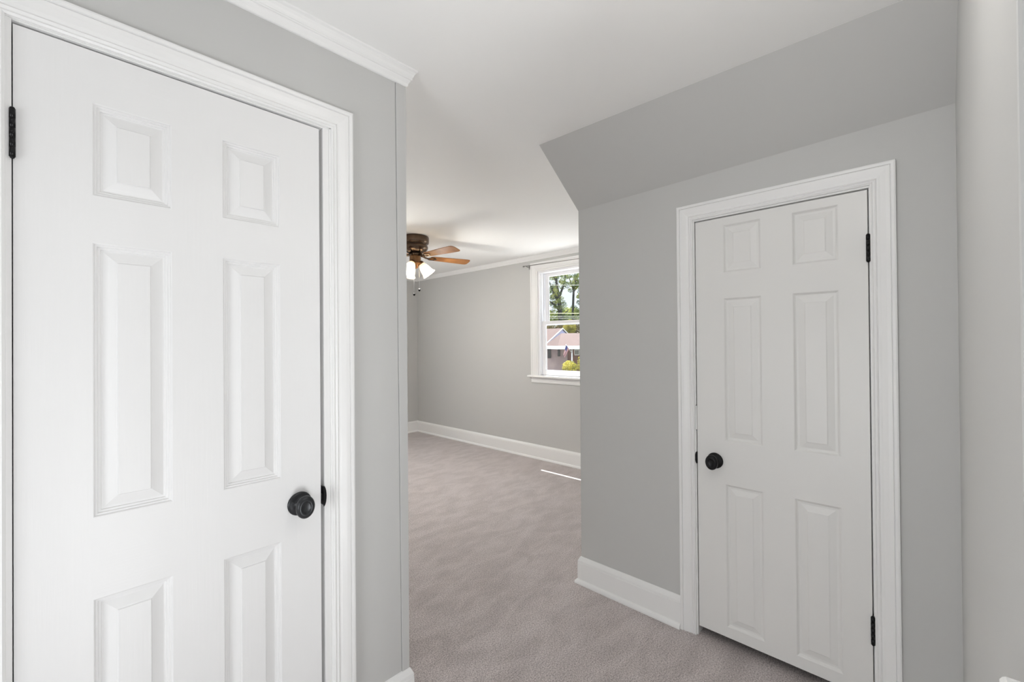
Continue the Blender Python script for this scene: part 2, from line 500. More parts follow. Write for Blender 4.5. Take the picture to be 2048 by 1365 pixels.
def hinge(parent, x, y, z0, z1, m, leafdir, r=0.0052):
    mb = MB()
    n_k = 5
    for i in range(n_k):
        a, c = z0 + (z1 - z0) * i / n_k, z0 + (z1 - z0) * (i + 1) / n_k - 0.0004
        mb.lathe([(0, a), (r, a), (r, c), (0, c)], Matrix.Translation((x, y, 0)), 16)
    mb.lathe([(0, z1), (r * 0.8, z1), (r * 0.8, z1 + 0.002), (r * 0.4, z1 + 0.004), (0, z1 + 0.0045)], Matrix.Translation((x, y, 0)), 16)
    mb.lathe([(0, z0 - 0.0045), (r * 0.5, z0 - 0.004), (r * 0.8, z0 - 0.001), (r * 0.8, z0), (0, z0)], Matrix.Translation((x, y, 0)), 16)
    d = Vector(leafdir)
    mb.prism([(x, y, z0), (x, y, z1), (x + d.x * 0.03, y + d.y * 0.03, z1), (x + d.x * 0.03, y + d.y * 0.03, z0)],
             (0.0012 if abs(d.x) < 0.5 else 0, 0.0012 if abs(d.y) < 0.5 else 0, 0))
    return mb.build('hinge', m, parent)


RING1 = [(0.002, 0.0012), (0.0035, 0.0048), (0.0075, 0.0052), (0.009, 0.0088), (0.0135, 0.0092), (0.015, 0.0125), (0.0185, 0.0125), (0.0405, 0.0050), (0.0435, 0.0045), (0.0455, 0.0015)]

# wide door in the left wall (faces -y)
D1X, D1Z = -0.0614, 0.018
d1 = thing('door_1', (0.2771, YL, 0), 'wide white moulded six panel door with a dark pewter knob at the left', 'door', kind='structure')
W1, H1 = 0.6137 + 0.0614, 2.1225 - D1Z
cols1 = [(0.0665 - D1X, 0.2204 - D1X), (0.3375 - D1X, 0.4909 - D1X)]
rows1 = [(0.235 - D1Z, 0.7866 - D1Z), (0.9845 - D1Z, 1.6541 - D1Z), (1.7696 - D1Z, 1.9961 - D1Z)]
leaf = door_leaf(W1, H1, cols1, rows1, 0.035, RING1, True)
leaf.v = [(x + D1X, y + YL + 0.002, z + D1Z) for x, y, z in leaf.v]
lf = leaf.build('door_leaf', [GRAIN_V, GRAIN_H], d1, fix=False)
jb = MB()
for x0, x1 in ((-0.0755, -0.0632), (0.6256, 0.6455)):
    jb.box((x0, YL - 0.001, 0), (x1, YL + 0.119, 2.146))
jb.box((-0.0632, YL - 0.001, 2.1290), (0.6256, YL + 0.119, 2.146))
jb.box((-0.0632, YL + 0.040, 0.0), (-0.051, YL + 0.075, 2.1290)); jb.box((0.6056, YL + 0.040, 0), (0.6256, YL + 0.075, 2.1290)); jb.box((-0.051, YL + 0.040, 2.106), (0.6056, YL + 0.075, 2.1290))
jb.build('door_jamb', TRIM, d1, bevel=0.001)
# mitred casing, inner edge first
cz = 2.1345
cs1 = MB().sweep(scaled(case_prof, 0.0745), [((-0.0725, YL, 0), (-1, 0, 0), (0, -1, 0)), ((-0.0725, YL, cz), (-1, 0, 1), (0, -1, 0)),
                                           ((0.6508, YL, cz), (1, 0, 1), (0, -1, 0)), ((0.6508, YL, 0), (1, 0, 0), (0, -1, 0))])
cs1.build('door_casing', TRIM, d1)
fl = MB(); fl.box((0.6455, YL - 0.004, 0), (0.6508, YL + 0.002, 2.1345)); fl.box((-0.0755, YL - 0.004, 2.1325), (0.6508, YL + 0.002, 2.1365))
fl.build('casing_bead', TRIM, d1)
knob(d1, (0.5455, YL + 0.002, 0.8915), (0, -1, 0), PEWTER)
hinge(d1, -0.0620, YL - 0.0035, 1.823, 1.930, BLACK, (0, 1, 0))
hinge(d1, -0.0620, YL - 0.0035, 0.15, 0.257, BLACK, (0, 1, 0))
st = MB()
arc = [(0.0, -0.034)] + [(0.0095 * math.cos(t * PI / 12), 0.034 * math.sin(t * PI / 12)) for t in range(-6, 7)] + [(0.0, 0.034)]
st.prism([(0.6215 + a, YL - 0.003, 0.8955 + c) for a, c in arc], (0, 0.003, 0)); st.box((0.6215, YL - 0.001, 0.866), (0.6258, YL + 0.035, 0.925))
st.build('strike_plate', BLACK, d1)
tag(MB().box((0.6125, YL + 0.010, 0.885), (0.6225, YL + 0.028, 0.902)).build('latch_bolt', BLACK, d1))

# small attic door in the low wall (faces -x)
d2 = thing('door_2', (XR, 0.487, 0), 'small white six panel attic door with a round black knob under the slope', 'door', kind='structure')
DY0, DY1, D2Z = 0.1655, 0.8085, 0.045
W2, H2 = DY1 - DY0, 1.9725 - D2Z
# local x runs from the knob edge (y = DY1) towards the hinges
cols2 = [(DY1 - 0.683, DY1 - 0.529), (DY1 - 0.411, DY1 - 0.2555)]
rows2 = [(0.094 - D2Z, 0.745 - D2Z), (0.943 - D2Z, 1.600 - D2Z), (1.718 - D2Z, 1.937 - D2Z)]
leaf = door_leaf(W2, H2, cols2, rows2, 0.034, [(0.003, 0.002), (0.006, 0.006), (0.010, 0.0085), (0.018, 0.0085), (0.040, 0.003), (0.0435, 0.001)], False)
leaf.v = [(XR + 0.002 + y, DY1 - x, z + D2Z) for x, y, z in leaf.v]
leaf.build('door_leaf', [SMOOTH_DOOR, SMOOTH_DOOR], d2, fix=False)
jb = MB()
for y0, y1 in ((0.1449, 0.1608), (0.8128, 0.8288)):
    jb.box((XR - 0.001, y0, 0), (XR + 0.099, y1, 1.9985))
jb.box((XR - 0.001, 0.1608, 1.9785), (XR + 0.099, 0.8128, 1.9985))
jb.box((XR + 0.039, 0.1608, 0.06), (XR + 0.07, 0.1733, 1.9785)); jb.box((XR + 0.039, 0.8005, 0.06), (XR + 0.07, 0.8128, 1.9785)); jb.box((XR + 0.039, 0.1733, 1.966), (XR + 0.07, 0.8005, 1.9785))
jb.build('door_jamb', TRIM, d2, bevel=0.001)
cz = 1.9855
cs2 = MB().sweep(scaled(case_prof, 0.0745), [((XR, 0.8185, 0.0), (0, 1, 0), (-1, 0, 0)), ((XR, 0.8185, cz), (0, 1, 1), (-1, 0, 0)),
                                            ((XR, 0.1568, cz), (0, -1, 1), (-1, 0, 0)), ((XR, 0.1568, 0), (0, -1, 0), (-1, 0, 0))])
cs2.build('door_casing', TRIM, d2)
knob(d2, (XR + 0.002, 0.7285, 0.8465), (-1, 0, 0), BLACK, 0.97)
hinge(d2, XR - 0.0055, 0.1635, 1.700, 1.800, BLACK, (1, 0, 0), 0.0068)
hinge(d2, XR - 0.0055, 0.1635, 0.258, 0.360, BLACK, (1, 0, 0), 0.0068)
st = MB()
st.prism([(XR - 0.003, 0.8120 + a * 0.75, 0.8465 + c * 0.85) for a, c in arc], (0.003, 0, 0)); st.box((XR - 0.001, 0.8085, 0.82), (XR + 0.03, 0.8130, 0.873))
st.build('strike_plate', BLACK, d2)

MB().box((XR - 0.0016, 0.8098, 0.980), (XR + 0.01, 0.8146, 1.095)).build('filled_mortise', TRIM, d2, bevel=0.0006)
mo = MB()
for a_, b_ in ((0.977, 0.9795), (1.0955, 1.098)):
    mo.box((XR - 0.0013, 0.8110, a_), (XR + 0.005, 0.8150, b_))
mo.box((XR - 0.0013, 0.8147, 0.9795), (XR + 0.005, 0.8154, 1.0955))
mo.build('mortise_crack', SHADOWGAP, d2)

# ------------------------------------------------------------------ window_1 in the far room
w1 = thing('window_1', (XW, 2.93, 1.0), 'white double hung window looking out on trees and a house', 'window', kind='structure')
cy0, cy1, ctop = 2.4345, 3.4275, 2.272
wc = MB().sweep(scaled(case_prof, 0.107), [((XW, cy1, 1.012), (0, 1, 0), (-1, 0, 0)), ((XW, cy1, ctop), (0, 1, 1), (-1, 0, 0)),
                                          ((XW, cy0, ctop), (0, -1, 1), (-1, 0, 0)), ((XW, cy0, 1.012), (0, -1, 0), (-1, 0, 0))])
wc.build('window_casing', TRIM, w1)
stool = MB().prism([(XW + 0.05, 0, 0.988), (XW - 0.048, 0, 0.988), (XW - 0.054, 0, 0.993), (XW - 0.055, 0, 1.001), (XW - 0.050, 0, 1.010), (XW - 0.044, 0, 1.012), (XW + 0.05, 0, 1.012)], (0, 1.27, 0))
stool.v = [(x, y + 2.295, z) for x, y, z in stool.v]
stool.build('window_sill', TRIM, w1)
apr = MB().sweep([(0, 0), (0.010, 0.0), (0.014, 0.008), (0.013, 0.030), (0.016, 0.036), (0.016, 0.066), (0, 0.066)], [((XW, 3.53, 0.922), (-1, 0, 0), (0, 0, 1)), ((XW, 2.33, 0.922), (-1, 0, 0), (0, 0, 1))])
apr.build('apron', TRIM, w1)
jm = MB()
jm.box((XW + 0.001, 3.400, 0.992), (XW + 0.118, 3.4295, 2.274)); jm.box((XW + 0.001, 2.4305, 0.992), (XW + 0.118, 2.460, 2.274))
jm.box((XW + 0.001, 2.460, 2.248), (XW + 0.118, 3.400, 2.274)); jm.box((XW + 0.05, 2.460, 0.992), (XW + 0.118, 3.400, 1.020))
jm.box((XW + 0.024, 3.392, 1.02), (XW + 0.032, 3.400, 2.248)); jm.box((XW + 0.076, 3.392, 1.02), (XW + 0.084, 3.400, 2.248))
jm.build('window_jamb', VINYL, w1, bevel=0.001)


def sash(name, x0, x1, z0, z1, bot, top, stile):
    y0, y1 = 2.461, 3.391
    mb = MB()
    mb.box((x0, y0, z0), (x1, y0 + stile, z1)); mb.box((x0, y1 - stile, z0), (x1, y1, z1))
    mb.box((x0, y0 + stile, z0), (x1, y1 - stile, z0 + bot)); mb.box((x0, y0 + stile, z1 - top), (x1, y1 - stile, z1))
    xm = (x0 + x1) / 2
    for a, c in ((y0 + stile, y0 + stile + 0.008), (y1 - stile - 0.008, y1 - stile)):
        mb.box((xm - 0.006, a, z0 + bot), (xm + 0.006, c, z1 - top))
    mb.box((xm - 0.006, y0 + stile, z0 + bot), (xm + 0.006, y1 - stile, z0 + bot + 0.008))
    s = mb.build(name, VINYL, w1, bevel=0.0015)
    MB().box((xm - 0.002, y0 + stile - 0.004, z0 + bot - 0.004), (xm + 0.002, y1 - stile + 0.004, z1 - top + 0.004)).build('pane', GLASS, s)
    return s


sash('lower_sash', XW + 0.036, XW + 0.066, 1.021, 1.664, 0.050, 0.038, 0.045)
sash('upper_sash', XW + 0.096, XW + 0.120, 1.616, 2.247, 0.024, 0.040, 0.045)

# curtain rod over the window
rod = thing('curtain_rod', (XW, 3.56, 2.34), 'thin brushed metal curtain rod over the window casing', 'curtain rod')
MB().tube([(XW - 0.062, 3.575, 2.346), (XW - 0.062, 2.33, 2.318)], 0.0042, 10).build('rod', ROD, rod)
MB().tube([(XW - 0.062, 3.575, 2.346), (XW - 0.062, 3.586, 2.3463), (XW - 0.062, 3.592, 2.3465), (XW - 0.062, 3.606, 2.3468), (XW - 0.062, 3.612, 2.347)], [0.0045, 0.006, 0.009, 0.009, 0.003], 12).build('finial', ROD, rod)
for yy, zz in ((3.556, 2.3455), (2.36, 2.3185)):
    bk = MB().tube([(XW, yy, zz - 0.012), (XW - 0.045, yy, zz - 0.010), (XW - 0.060, yy, zz - 0.006), (XW - 0.068, yy, zz + 0.003)], 0.0042, 8)
    bk.box((XW - 0.003, yy - 0.012, zz - 0.036), (XW + 0.0, yy + 0.012, zz + 0.012))
    bk.build('bracket', ROD, rod)


def plain_window(name, axis, c0, c1, z0, z1, pos, thick, label):
    w = thing(name, ((c0 + c1) / 2, pos, z0) if axis == 'y' else (pos, (c0 + c1) / 2, z0), label, 'window', kind='structure')
    fr = MB(); pane = MB()

    def bx(mb, a0, a1, q0, q1, t0, t1):
        if axis == 'y': mb.box((a0, pos + t0, q0), (a1, pos + t1, q1))
        else: mb.box((pos + t0, a0, q0), (pos + t1, a1, q1))
    t0, t1 = thick
    e = 0.0
    bx(fr, c0 + e, c0 + 0.05, z0, z1, t0, t1); bx(fr, c1 - 0.05, c1 - e, z0, z1, t0, t1)
    bx(fr, c0 + 0.05, c1 - 0.05, z0, z0 + 0.05, t0, t1); bx(fr, c0 + 0.05, c1 - 0.05, z1 - 0.05, z1, t0, t1)
    zm = (z0 + z1) / 2
    bx(fr, c0 + 0.05, c1 - 0.05, zm - 0.02, zm + 0.02, t0, t1)
    f = fr.build('window_frame', VINYL, w)
    tm = (t0 + t1) / 2
    bx(pane, c0 + 0.04, c1 - 0.04, z0 + 0.04, z1 - 0.04, tm - 0.002, tm + 0.002)
    pane.build('pane', GLASS, w)


plain_window('added_window_2', 'y', 1.3, 2.7, 0.85, 2.15, YF, (0.05, 0.11), 'added white window, out of view, in the end wall of the far room')  # unseen opening added for the north fill lamp
plain_window('added_window_3', 'y', 0.05, 0.71, -0.61, 0.49, -1.30, (0.01, 0.07), 'added small low white window by the stairs, out of view')  # added low so its fill lamp grades the door upward
plain_window('added_window_4', 'x', -0.02, 0.98, 0.27, 1.43, -1.82, (0.01, 0.07), 'added white window behind the camera')  # added opening for the back fill lamp

# ------------------------------------------------------------------ stair railing beside the camera
rl = thing('stair_railing', (0.0, -0.106, 0), 'white painted railing cap at the end of the right wall', 'railing')
cap = MB()
cp = [(-0.054, 0.981), (0.054, 0.981), (0.054, 1.026), (0.0525, 1.0295), (0.049, 1.031), (-0.049, 1.031), (-0.0525, 1.0295), (-0.054, 1.026)]
cap.prism([(0.722, -0.106 + a, z) for a, z in cp], (-2.42, 0, 0))
cap.build('cap', TRIM, rl, bevel=0.004)
MB().box((0.722, -0.131, 0.06), (-1.70, -0.081, 0.10)).build('bottom_rail', TRIM, rl)
for i in range(12):
    xb = 0.66 - i * 0.2
    MB().box((xb - 0.016, -0.122, 0.10), (xb + 0.016, -0.090, 0.983)).build('baluster', TRIM, rl)
MB().box((0.722, -0.145, 0), (0.640, -0.067, 0.06)).build('foot', TRIM, rl)
MB().box((-1.70, -0.145, 0), (-1.62, -0.067, 0.06)).build('foot', TRIM, rl)

# flush lamp added out of view to light the landing
hl = thing('added_ceiling_lamp', (0.80, 0.26, ZC), 'added round white flush lamp over the landing, out of view', 'ceiling lamp')
TL_ = Matrix.Translation((0.80, 0.26, ZC))
MB().lathe([(0, 0), (0.15, 0), (0.155, -0.01), (0.15, -0.028), (0, -0.028)], TL_, 40).build('base', TRIM, hl)
MB().lathe([(0.140, -0.028), (0.138, -0.055), (0.115, -0.082), (0.07, -0.098), (0, -0.104)], TL_, 40).build('diffuser', LAMPGLASS, hl)

# ------------------------------------------------------------------ ceiling fan
FX, FY = 2.473, 3.674
fan = thing('ceiling_fan', (FX, FY, ZC), 'bronze hugger ceiling fan with oak blades and three lit glass shades', 'ceiling fan')
T0 = Matrix.Translation((FX, FY, ZC))
hs = MB().lathe([(0, 0), (0.128, 0), (0.134, -0.006), (0.136, -0.014), (0.136, -0.055), (0.133, -0.066), (0.126, -0.074), (0.114, -0.078), (0.112, -0.082), (0.120, -0.088),
                 (0.126, -0.100), (0.126, -0.114), (0.120, -0.130), (0.105, -0.146), (0.082, -0.158), (0.060, -0.164), (0.0, -0.164)], T0, 48)
hs.build('motor_housing', BRONZE, fan)
MB().lathe([(0, -0.164), (0.064, -0.164), (0.066, -0.170), (0.066, -0.182), (0.058, -0.188), (0, -0.188)], T0, 32).build('blade_hub', BRONZE, fan)
lk = MB().lathe([(0, -0.188), (0.053, -0.188), (0.055, -0.194), (0.055, -0.246), (0.050, -0.256), (0.066, -0.262), (0.062, -0.268), (0.040, -0.276), (0.030, -0.290), (0.030, -0.302),
                 (0.022, -0.312), (0.010, -0.316), (0, -0.318)], T0, 32)
kit = lk.build('light_kit', BRASS, fan)

BASE = math.radians(-49.5)
for k, da in enumerate((36, -36, 108, -108, 180)):
    ang = BASE + math.radians(da)
    tilt = Matrix.Rotation(math.radians(-13), 4, 'X')
    TB = T0 @ Matrix.Rotation(ang, 4, 'Z') @ Matrix.Translation((0, 0, -0.198)) @ tilt
    r0, r1b = 0.155, 0.588
    out = []
    for t in range(9):
        w = PI / 2 + PI * t / 8
        out.append((r0 + 0.028 + 0.030 * math.cos(w), 0.044 * math.sin(w)))
    c = 0.022
    for x, y in ((r1b - 0.035, -0.062), (r1b - 0.012, -0.058), (r1b, -0.044), (r1b + 0.004, 0.0), (r1b, 0.044), (r1b - 0.012, 0.058), (r1b - 0.035, 0.062)):
        out.append((x, y))
    bl = MB().prism([(x, y, 0.003) for x, y in out], (0, 0, -0.006))
    bl.v = [tuple(TB @ Vector(p)) for p in bl.v]
    bo = bl.build('blade', WOOD, fan, origin=(FX, FY, ZC), bevel=0.0015)
    br = MB()
    # iron: neck from the hub, then an open oval plate under the blade root
    nseg = 28
    ring_o = [(0.175 + 0.046 * math.cos(2 * PI * t / nseg), 0.032 * math.sin(2 * PI * t / nseg)) for t in range(nseg)]
    ring_i = [(0.175 + 0.030 * math.cos(2 * PI * t / nseg), 0.018 * math.sin(2 * PI * t / nseg)) for t in range(nseg)]
    for t in range(nseg):
        t2 = (t + 1) % nseg
        for za, zb in ((-0.0032, -0.0085),):
            br.poly([(*ring_o[t], zb), (*ring_o[t2], zb), (*ring_i[t2], zb), (*ring_i[t], zb)])
            br.poly([(*ring_o[t], za), (*ring_i[t], za), (*ring_i[t2], za), (*ring_o[t2], za)])
            br.poly([(*ring_o[t], za), (*ring_o[t2], za), (*ring_o[t2], zb), (*ring_o[t], zb)])
            br.poly([(*ring_i[t], zb), (*ring_i[t2], zb), (*ring_i[t2], za), (*ring_i[t], za)])
    br.tube([(0.050, 0.0, 0.020), (0.085, 0.0, 0.014), (0.110, 0.0, -0.002), (0.135, 0.0, -0.006)], [0.013, 0.011, 0.010, 0.008], 10)
    for sx_ in (0.150, 0.200, 0.221):
        br.lathe([(0, -0.0115), (0.003, -0.011), (0.0045, -0.0085), (0, -0.0085)], Matrix.Translation((sx_, 0.022 if sx_ < 0.21 else 0, 0)), 10)
    br.v = [tuple(TB @ Vector(p)) for p in br.v]
    br.build('blade_bracket', BRONZE, fan, origin=(FX, FY, ZC))

for k, da in enumerate((10, -108, 132)):
    # three shades spread evenly round the fitter
    ang = math.radians(-46.4 + da)
    TS = T0 @ Matrix.Rotation(ang, 4, 'Z') @ Matrix.Translation((0.052, 0, -0.262)) @ Matrix.Rotation(math.radians(-38), 4, 'Y') @ Matrix.Rotation(PI, 4, 'X') @ Matrix.Scale(1.07, 4)
    holder = MB().lathe([(0, -0.022), (0.016, -0.020), (0.024, -0.012), (0.030, -0.002), (0.031, 0.012), (0.0285, 0.013), (0.0, 0.013)], TS, 24)
    holder.build('socket', BRASS, fan)
    prof = [(0.0275, 0.006), (0.031, 0.018), (0.038, 0.036), (0.044, 0.056), (0.048, 0.078), (0.052, 0.100), (0.058, 0.116), (0.066, 0.127)]
    inner = [(r - 0.003, z) for r, z in reversed(prof)]
    shm = MB().lathe(prof + inner, TS, 36)
    kk = len(prof + inner)
    shm.mi = [1 if (q % (kk - 1)) in (0, 1, kk - 3, kk - 2) else 0 for q in range(len(shm.f))]
    sh = shm.build('lamp_shade', [SHADE, SHADE_NECK], fan)
    MB().lathe([(0, 0.014), (0.012, 0.014), (0.013, 0.030), (0.020, 0.045), (0.026, 0.062), (0.024, 0.078), (0.014, 0.089), (0, 0.092)], TS, 20).build('bulb', BULB, sh)
    pl = TS @ Vector((0, 0, 0.122))
    add_light('fan_lamp_light', 'POINT', pl, None, 15.8, (1.0, 0.96, 0.90), radius=0.035)

rtv = Vector((0.690, -0.7237, 0)); qv = Vector((0.7237, 0.690, 0))
for rt, dq, zb in ((0.046, -0.03, -0.520), (0.0, -0.055, -0.566)):
    p = Vector((FX, FY, ZC)) + rtv * rt + qv * dq
    ch = MB().tube([p + Vector((0, 0, -0.285)), p + Vector((0, 0, zb))], 0.0016, 6).build('pull_chain', SILVER, fan)
    MB().lathe([(0, 0.006), (0.004, 0.004), (0.010, -0.003), (0.0115, -0.012), (0.009, -0.020), (0.003, -0.025), (0, -0.025)], Matrix.Translation(p + Vector((0, 0, zb))), 16).build('fob', BLACK, ch)

# ------------------------------------------------------------------ outside: lawn, house, flag, shrubs, trees, wires
GROUND = -2.0
GRASS = mat('grass', (0.05, 0.08, 0.02), 0.9, vary=(0.8, (0.085, 0.11, 0.035)))
ROOF = mat('pinkish_shingle', (0.072, 0.041, 0.034), 0.85, bump=(18, 0.3, 0.02, (1, 1, 6)), vary=(3, (0.090, 0.056, 0.049)))
LILAC = mat('lilac_siding', (0.42, 0.41, 0.66), 0.7)
HWHITE = mat('house_white_trim', (0.74, 0.72, 0.74), 0.6)
BRICK = mat('house_brick', (0.30, 0.165, 0.145), 0.85, vary=(2.0, (0.20, 0.10, 0.09)))
RENDER = mat('pink_render', (0.55, 0.42, 0.40), 0.85, vary=(0.7, (0.36, 0.27, 0.29)))
DARKPANE = mat('house_window_dark', (0.05, 0.045, 0.05), 0.2)
CONC = mat('driveway', (0.16, 0.13, 0.15), 0.9)
BARK = mat('tree_bark', (0.030, 0.028, 0.030), 0.9, bump=(6, 0.6, 0.05))


def leafmat(name, c1, c2, c3):
    m = bpy.data.materials.new(name); m.use_nodes = True
    n, l = m.node_tree.nodes, m.node_tree.links
    b = n['Principled BSDF']; b.inputs['Roughness'].default_value = 0.6
    t = n.new('ShaderNodeTexCoord'); z = n.new('ShaderNodeTexNoise'); z.inputs['Scale'].default_value = 0.9; z.inputs['Detail'].default_value = 6
    r = n.new('ShaderNodeValToRGB'); r.color_ramp.elements[0].position = 0.34; r.color_ramp.elements[1].position = 0.68
    r.color_ramp.elements[0].color = (*c1, 1); r.color_ramp.elements[1].color = (*c3, 1)
    e = r.color_ramp.elements.new(0.5); e.color = (*c2, 1)
    l.new(t.outputs['Object'], z.inputs['Vector']); l.new(z.outputs['Fac'], r.inputs[0]); l.new(r.outputs[0], b.inputs['Base Color'])
    tl = n.new('ShaderNodeBsdfTranslucent'); mxs = n.new('ShaderNodeMixShader'); mxs.inputs[0].default_value = 0.4
    l.new(r.outputs[0], tl.inputs[0]); l.new(b.outputs[0], mxs.inputs[1]); l.new(tl.outputs[0], mxs.inputs[2])
    l.new(mxs.outputs[0], n['Material Output'].inputs[0])
    return m


LEAF = leafmat('tree_leaves', (0.03, 0.055, 0.014), (0.11, 0.155, 0.032), (0.36, 0.36, 0.06))
YLEAF = leafmat('yellow_leaves', (0.11, 0.11, 0.015), (0.38, 0.34, 0.06), (0.62, 0.54, 0.12))
OLIVE = leafmat('hedge_leaves', (0.04, 0.03, 0.012), (0.10, 0.075, 0.022), (0.20, 0.15, 0.04))


def at(a, D, z):
    """a metres to the right of the view axis, D metres away along it"""
    p = rtv * a + qv * D
    return Vector((p.x, p.y, z))


def pos(u, D, dy):
    """bearing u and height dy given as in a 2048-wide view, at distance D"""
    return at((u - 1024) / FPX * D, D, CAM_H + dy / FPX * D)


lawn = MB().box((20.0, -60, GROUND - 0.5), (140, 160, GROUND))
struct('floor_outside', lawn, GRASS, 'green lawn and street outside the window', 'ground')

PALE = mat('pale_bounce_ground', (0.66, 0.64, 0.61), 0.9, vary=(0.6, (0.58, 0.56, 0.53)))
struct('floor_bounce', MB().box((4.2, -20, GROUND - 0.5), (20.0, 40, GROUND)), PALE, 'pale ground added below the window to bounce sunlight', 'ground')  # unseen reflector ground, added to throw sun up to the ceiling

# neighbouring house
hr = thing('house', at(5, 36, GROUND), 'single storey house with pink shingle roofs, lilac gable and brown porch wall', 'house')
t_ = math.radians(35)
e1 = -rtv * math.cos(t_) + qv * math.sin(t_)
e2 = -qv * math.cos(t_) - rtv * math.sin(t_)
apex = pos(1121, 42, 29.5)
HW, DROP, LEN = 4.0, 1.85, 14.0
ov = 0.35


def gp(al, f, dz):   # point on the main house: al along the ridge, f towards the front, dz below the apex
    p = apex + e1 * al + e2 * f
    return Vector((p.x, p.y, apex.z - dz))


body = MB()
ez = apex.z - DROP
body.prism([gp(0.1, HW - ov, DROP), gp(0.1, HW - ov, apex.z - GROUND), gp(LEN, HW - ov, apex.z - GROUND), gp(LEN, HW - ov, DROP)], e2 * -(2 * HW - 2 * ov))
body.build('wall', RENDER, hr)
gb = MB().prism([gp(-0.20, HW - 0.05, DROP + 0.08), gp(-0.20, 0, 0.10), gp(-0.20, -HW + 0.05, DROP + 0.08)], e1 * 0.37)
gb.build('gable', LILAC, hr)
rf = MB()
rf.prism([gp(-0.25, 0, 0), gp(LEN, 0, 0), gp(LEN, HW + 0.1, DROP + 0.05), gp(-0.25, HW + 0.1, DROP + 0.05)], (0, 0, -0.12))
rf.prism([gp(-0.25, 0, 0), gp(-0.25, -HW - 0.1, DROP + 0.05), gp(LEN, -HW - 0.1, DROP + 0.05), gp(LEN, 0, 0)], (0, 0, -0.12))
rf.build('roof', ROOF, hr)
rk = MB()
for s in (1, -1):
    rk.prism([gp(-0.28, 0, -0.03), gp(-0.28, s * (HW + 0.1), DROP + 0.02), gp(-0.28, s * (HW + 0.1), DROP + 0.13), gp(-0.28, 0, 0.08)], e1 * 0.05)
rk.build('rake_board', HWHITE, hr)
# porch wing with its own hipped roof in front
R0, R1 = pos(1122.5, 37, 19.7), at(15, 37, CAM_H + 19.7 / FPX * 37)
C0 = pos(1114.8, 33.5, -5.4); C1 = Vector((at(15, 33.5, 0).x, at(15, 33.5, 0).y, C0.z))
L0 = pos(1088, 36.5, -5.2); L0.z = C0.z
pr = MB()
for q in ([R0, R1, C1, C0], [R0, C0, L0]):
    pr.prism(q, (0, 0, -0.1))
pr.prism([R0, L0, at(3.2, 40.5, C0.z), at(15, 40.5, C0.z), R1], (0, 0, -0.1))
pr.build('porch_roof', ROOF, hr)
fs = MB()
fo = qv * -0.03
for a_, b_ in ((C0, C1), (L0, C0)):
    fs.prism([a_ + fo, b_ + fo, b_ + fo - Vector((0, 0, 0.27)), a_ + fo - Vector((0, 0, 0.27))], qv * 0.06)
fs.build('fascia', HWHITE, hr)
pw = MB()
pw.prism([at(4.55, 36.4, GROUND), at(15, 36.4, GROUND), at(15, 36.4, 1.05), at(4.55, 36.4, 1.05)], qv * 0.2)
pw.build('porch_wall', BRICK, hr)
pw = MB()
pw.prism([at(2.6, 36.6, GROUND), at(4.6, 36.35, GROUND), at(4.6, 36.35, 1.05), at(2.6, 36.6, 1.05)], qv * 0.2)
pw.build('side_wall', RENDER, hr)


def hwin(a0, a1, z0, z1, D, frame):
    if frame:
        f = MB()
        for q in ((a0 - 0.08, a0, z0 - 0.08, z1 + 0.08), (a1, a1 + 0.08, z0 - 0.08, z1 + 0.08), (a0, a1, z0 - 0.08, z0), (a0, a1, z1, z1 + 0.08), ((a0 + a1) / 2 - 0.03, (a0 + a1) / 2 + 0.03, z0, z1)):
            f.prism([at(q[0], D, q[2]), at(q[1], D, q[2]), at(q[1], D, q[3]), at(q[0], D, q[3])], qv * 0.06)
        w = f.build('window', HWHITE, hr)
        MB().prism([at(a0, D + 0.03, z0), at(a1, D + 0.03, z0), at(a1, D + 0.03, z1), at(a0, D + 0.03, z1)], qv * 0.03).build('pane', DARKPANE, w)
    else:
        MB().prism([at(a0, D + 0.0, z0), at(a1, D + 0.0, z0), at(a1, D + 0.0, z1), at(a0, D + 0.0, z1)], qv * 0.06).build('window', DARKPANE, hr)


hwin(2.95, 3.22, 0.15, 0.92, 36.42, False)
hwin(3.78, 3.98, 0.30, 0.92, 36.33, False)
hwin(5.25, 5.50, 0.45, 0.80, 36.33, True)
hwin(5.72, 6.1, 0.45, 0.80, 36.33, True)
hwin(7.6, 8.8, -0.5, 0.80, 36.33, True)
pp = pos(1143.4, 33.7, 0)
MB().tube([(pp.x, pp.y, GROUND), (pp.x, pp.y, C0.z - 0.25)], 0.055, 10).build('porch_post', HWHITE, hr)
pp2 = at(8.4, 33.7, 0)
MB().tube([(pp2.x, pp2.y, GROUND), (pp2.x, pp2.y, C0.z - 0.25)], 0.055, 10).build('porch_post', HWHITE, hr)
st_ = MB().prism([at(2.4, 34.0, GROUND), at(4.6, 34.0, GROUND), at(4.6, 36.3, GROUND), at(2.4, 36.5, GROUND)], (0, 0, 0.12))
st_.build('porch_step', CONC, hr)
struct('floor_driveway', MB().prism([at(-2, 29, GROUND), at(4.1, 29, GROUND), at(4.4, 33.9, GROUND), at(-2, 33.9, GROUND)], (0, 0, 0.04)), CONC, 'grey driveway in front of the neighbouring house', 'driveway')

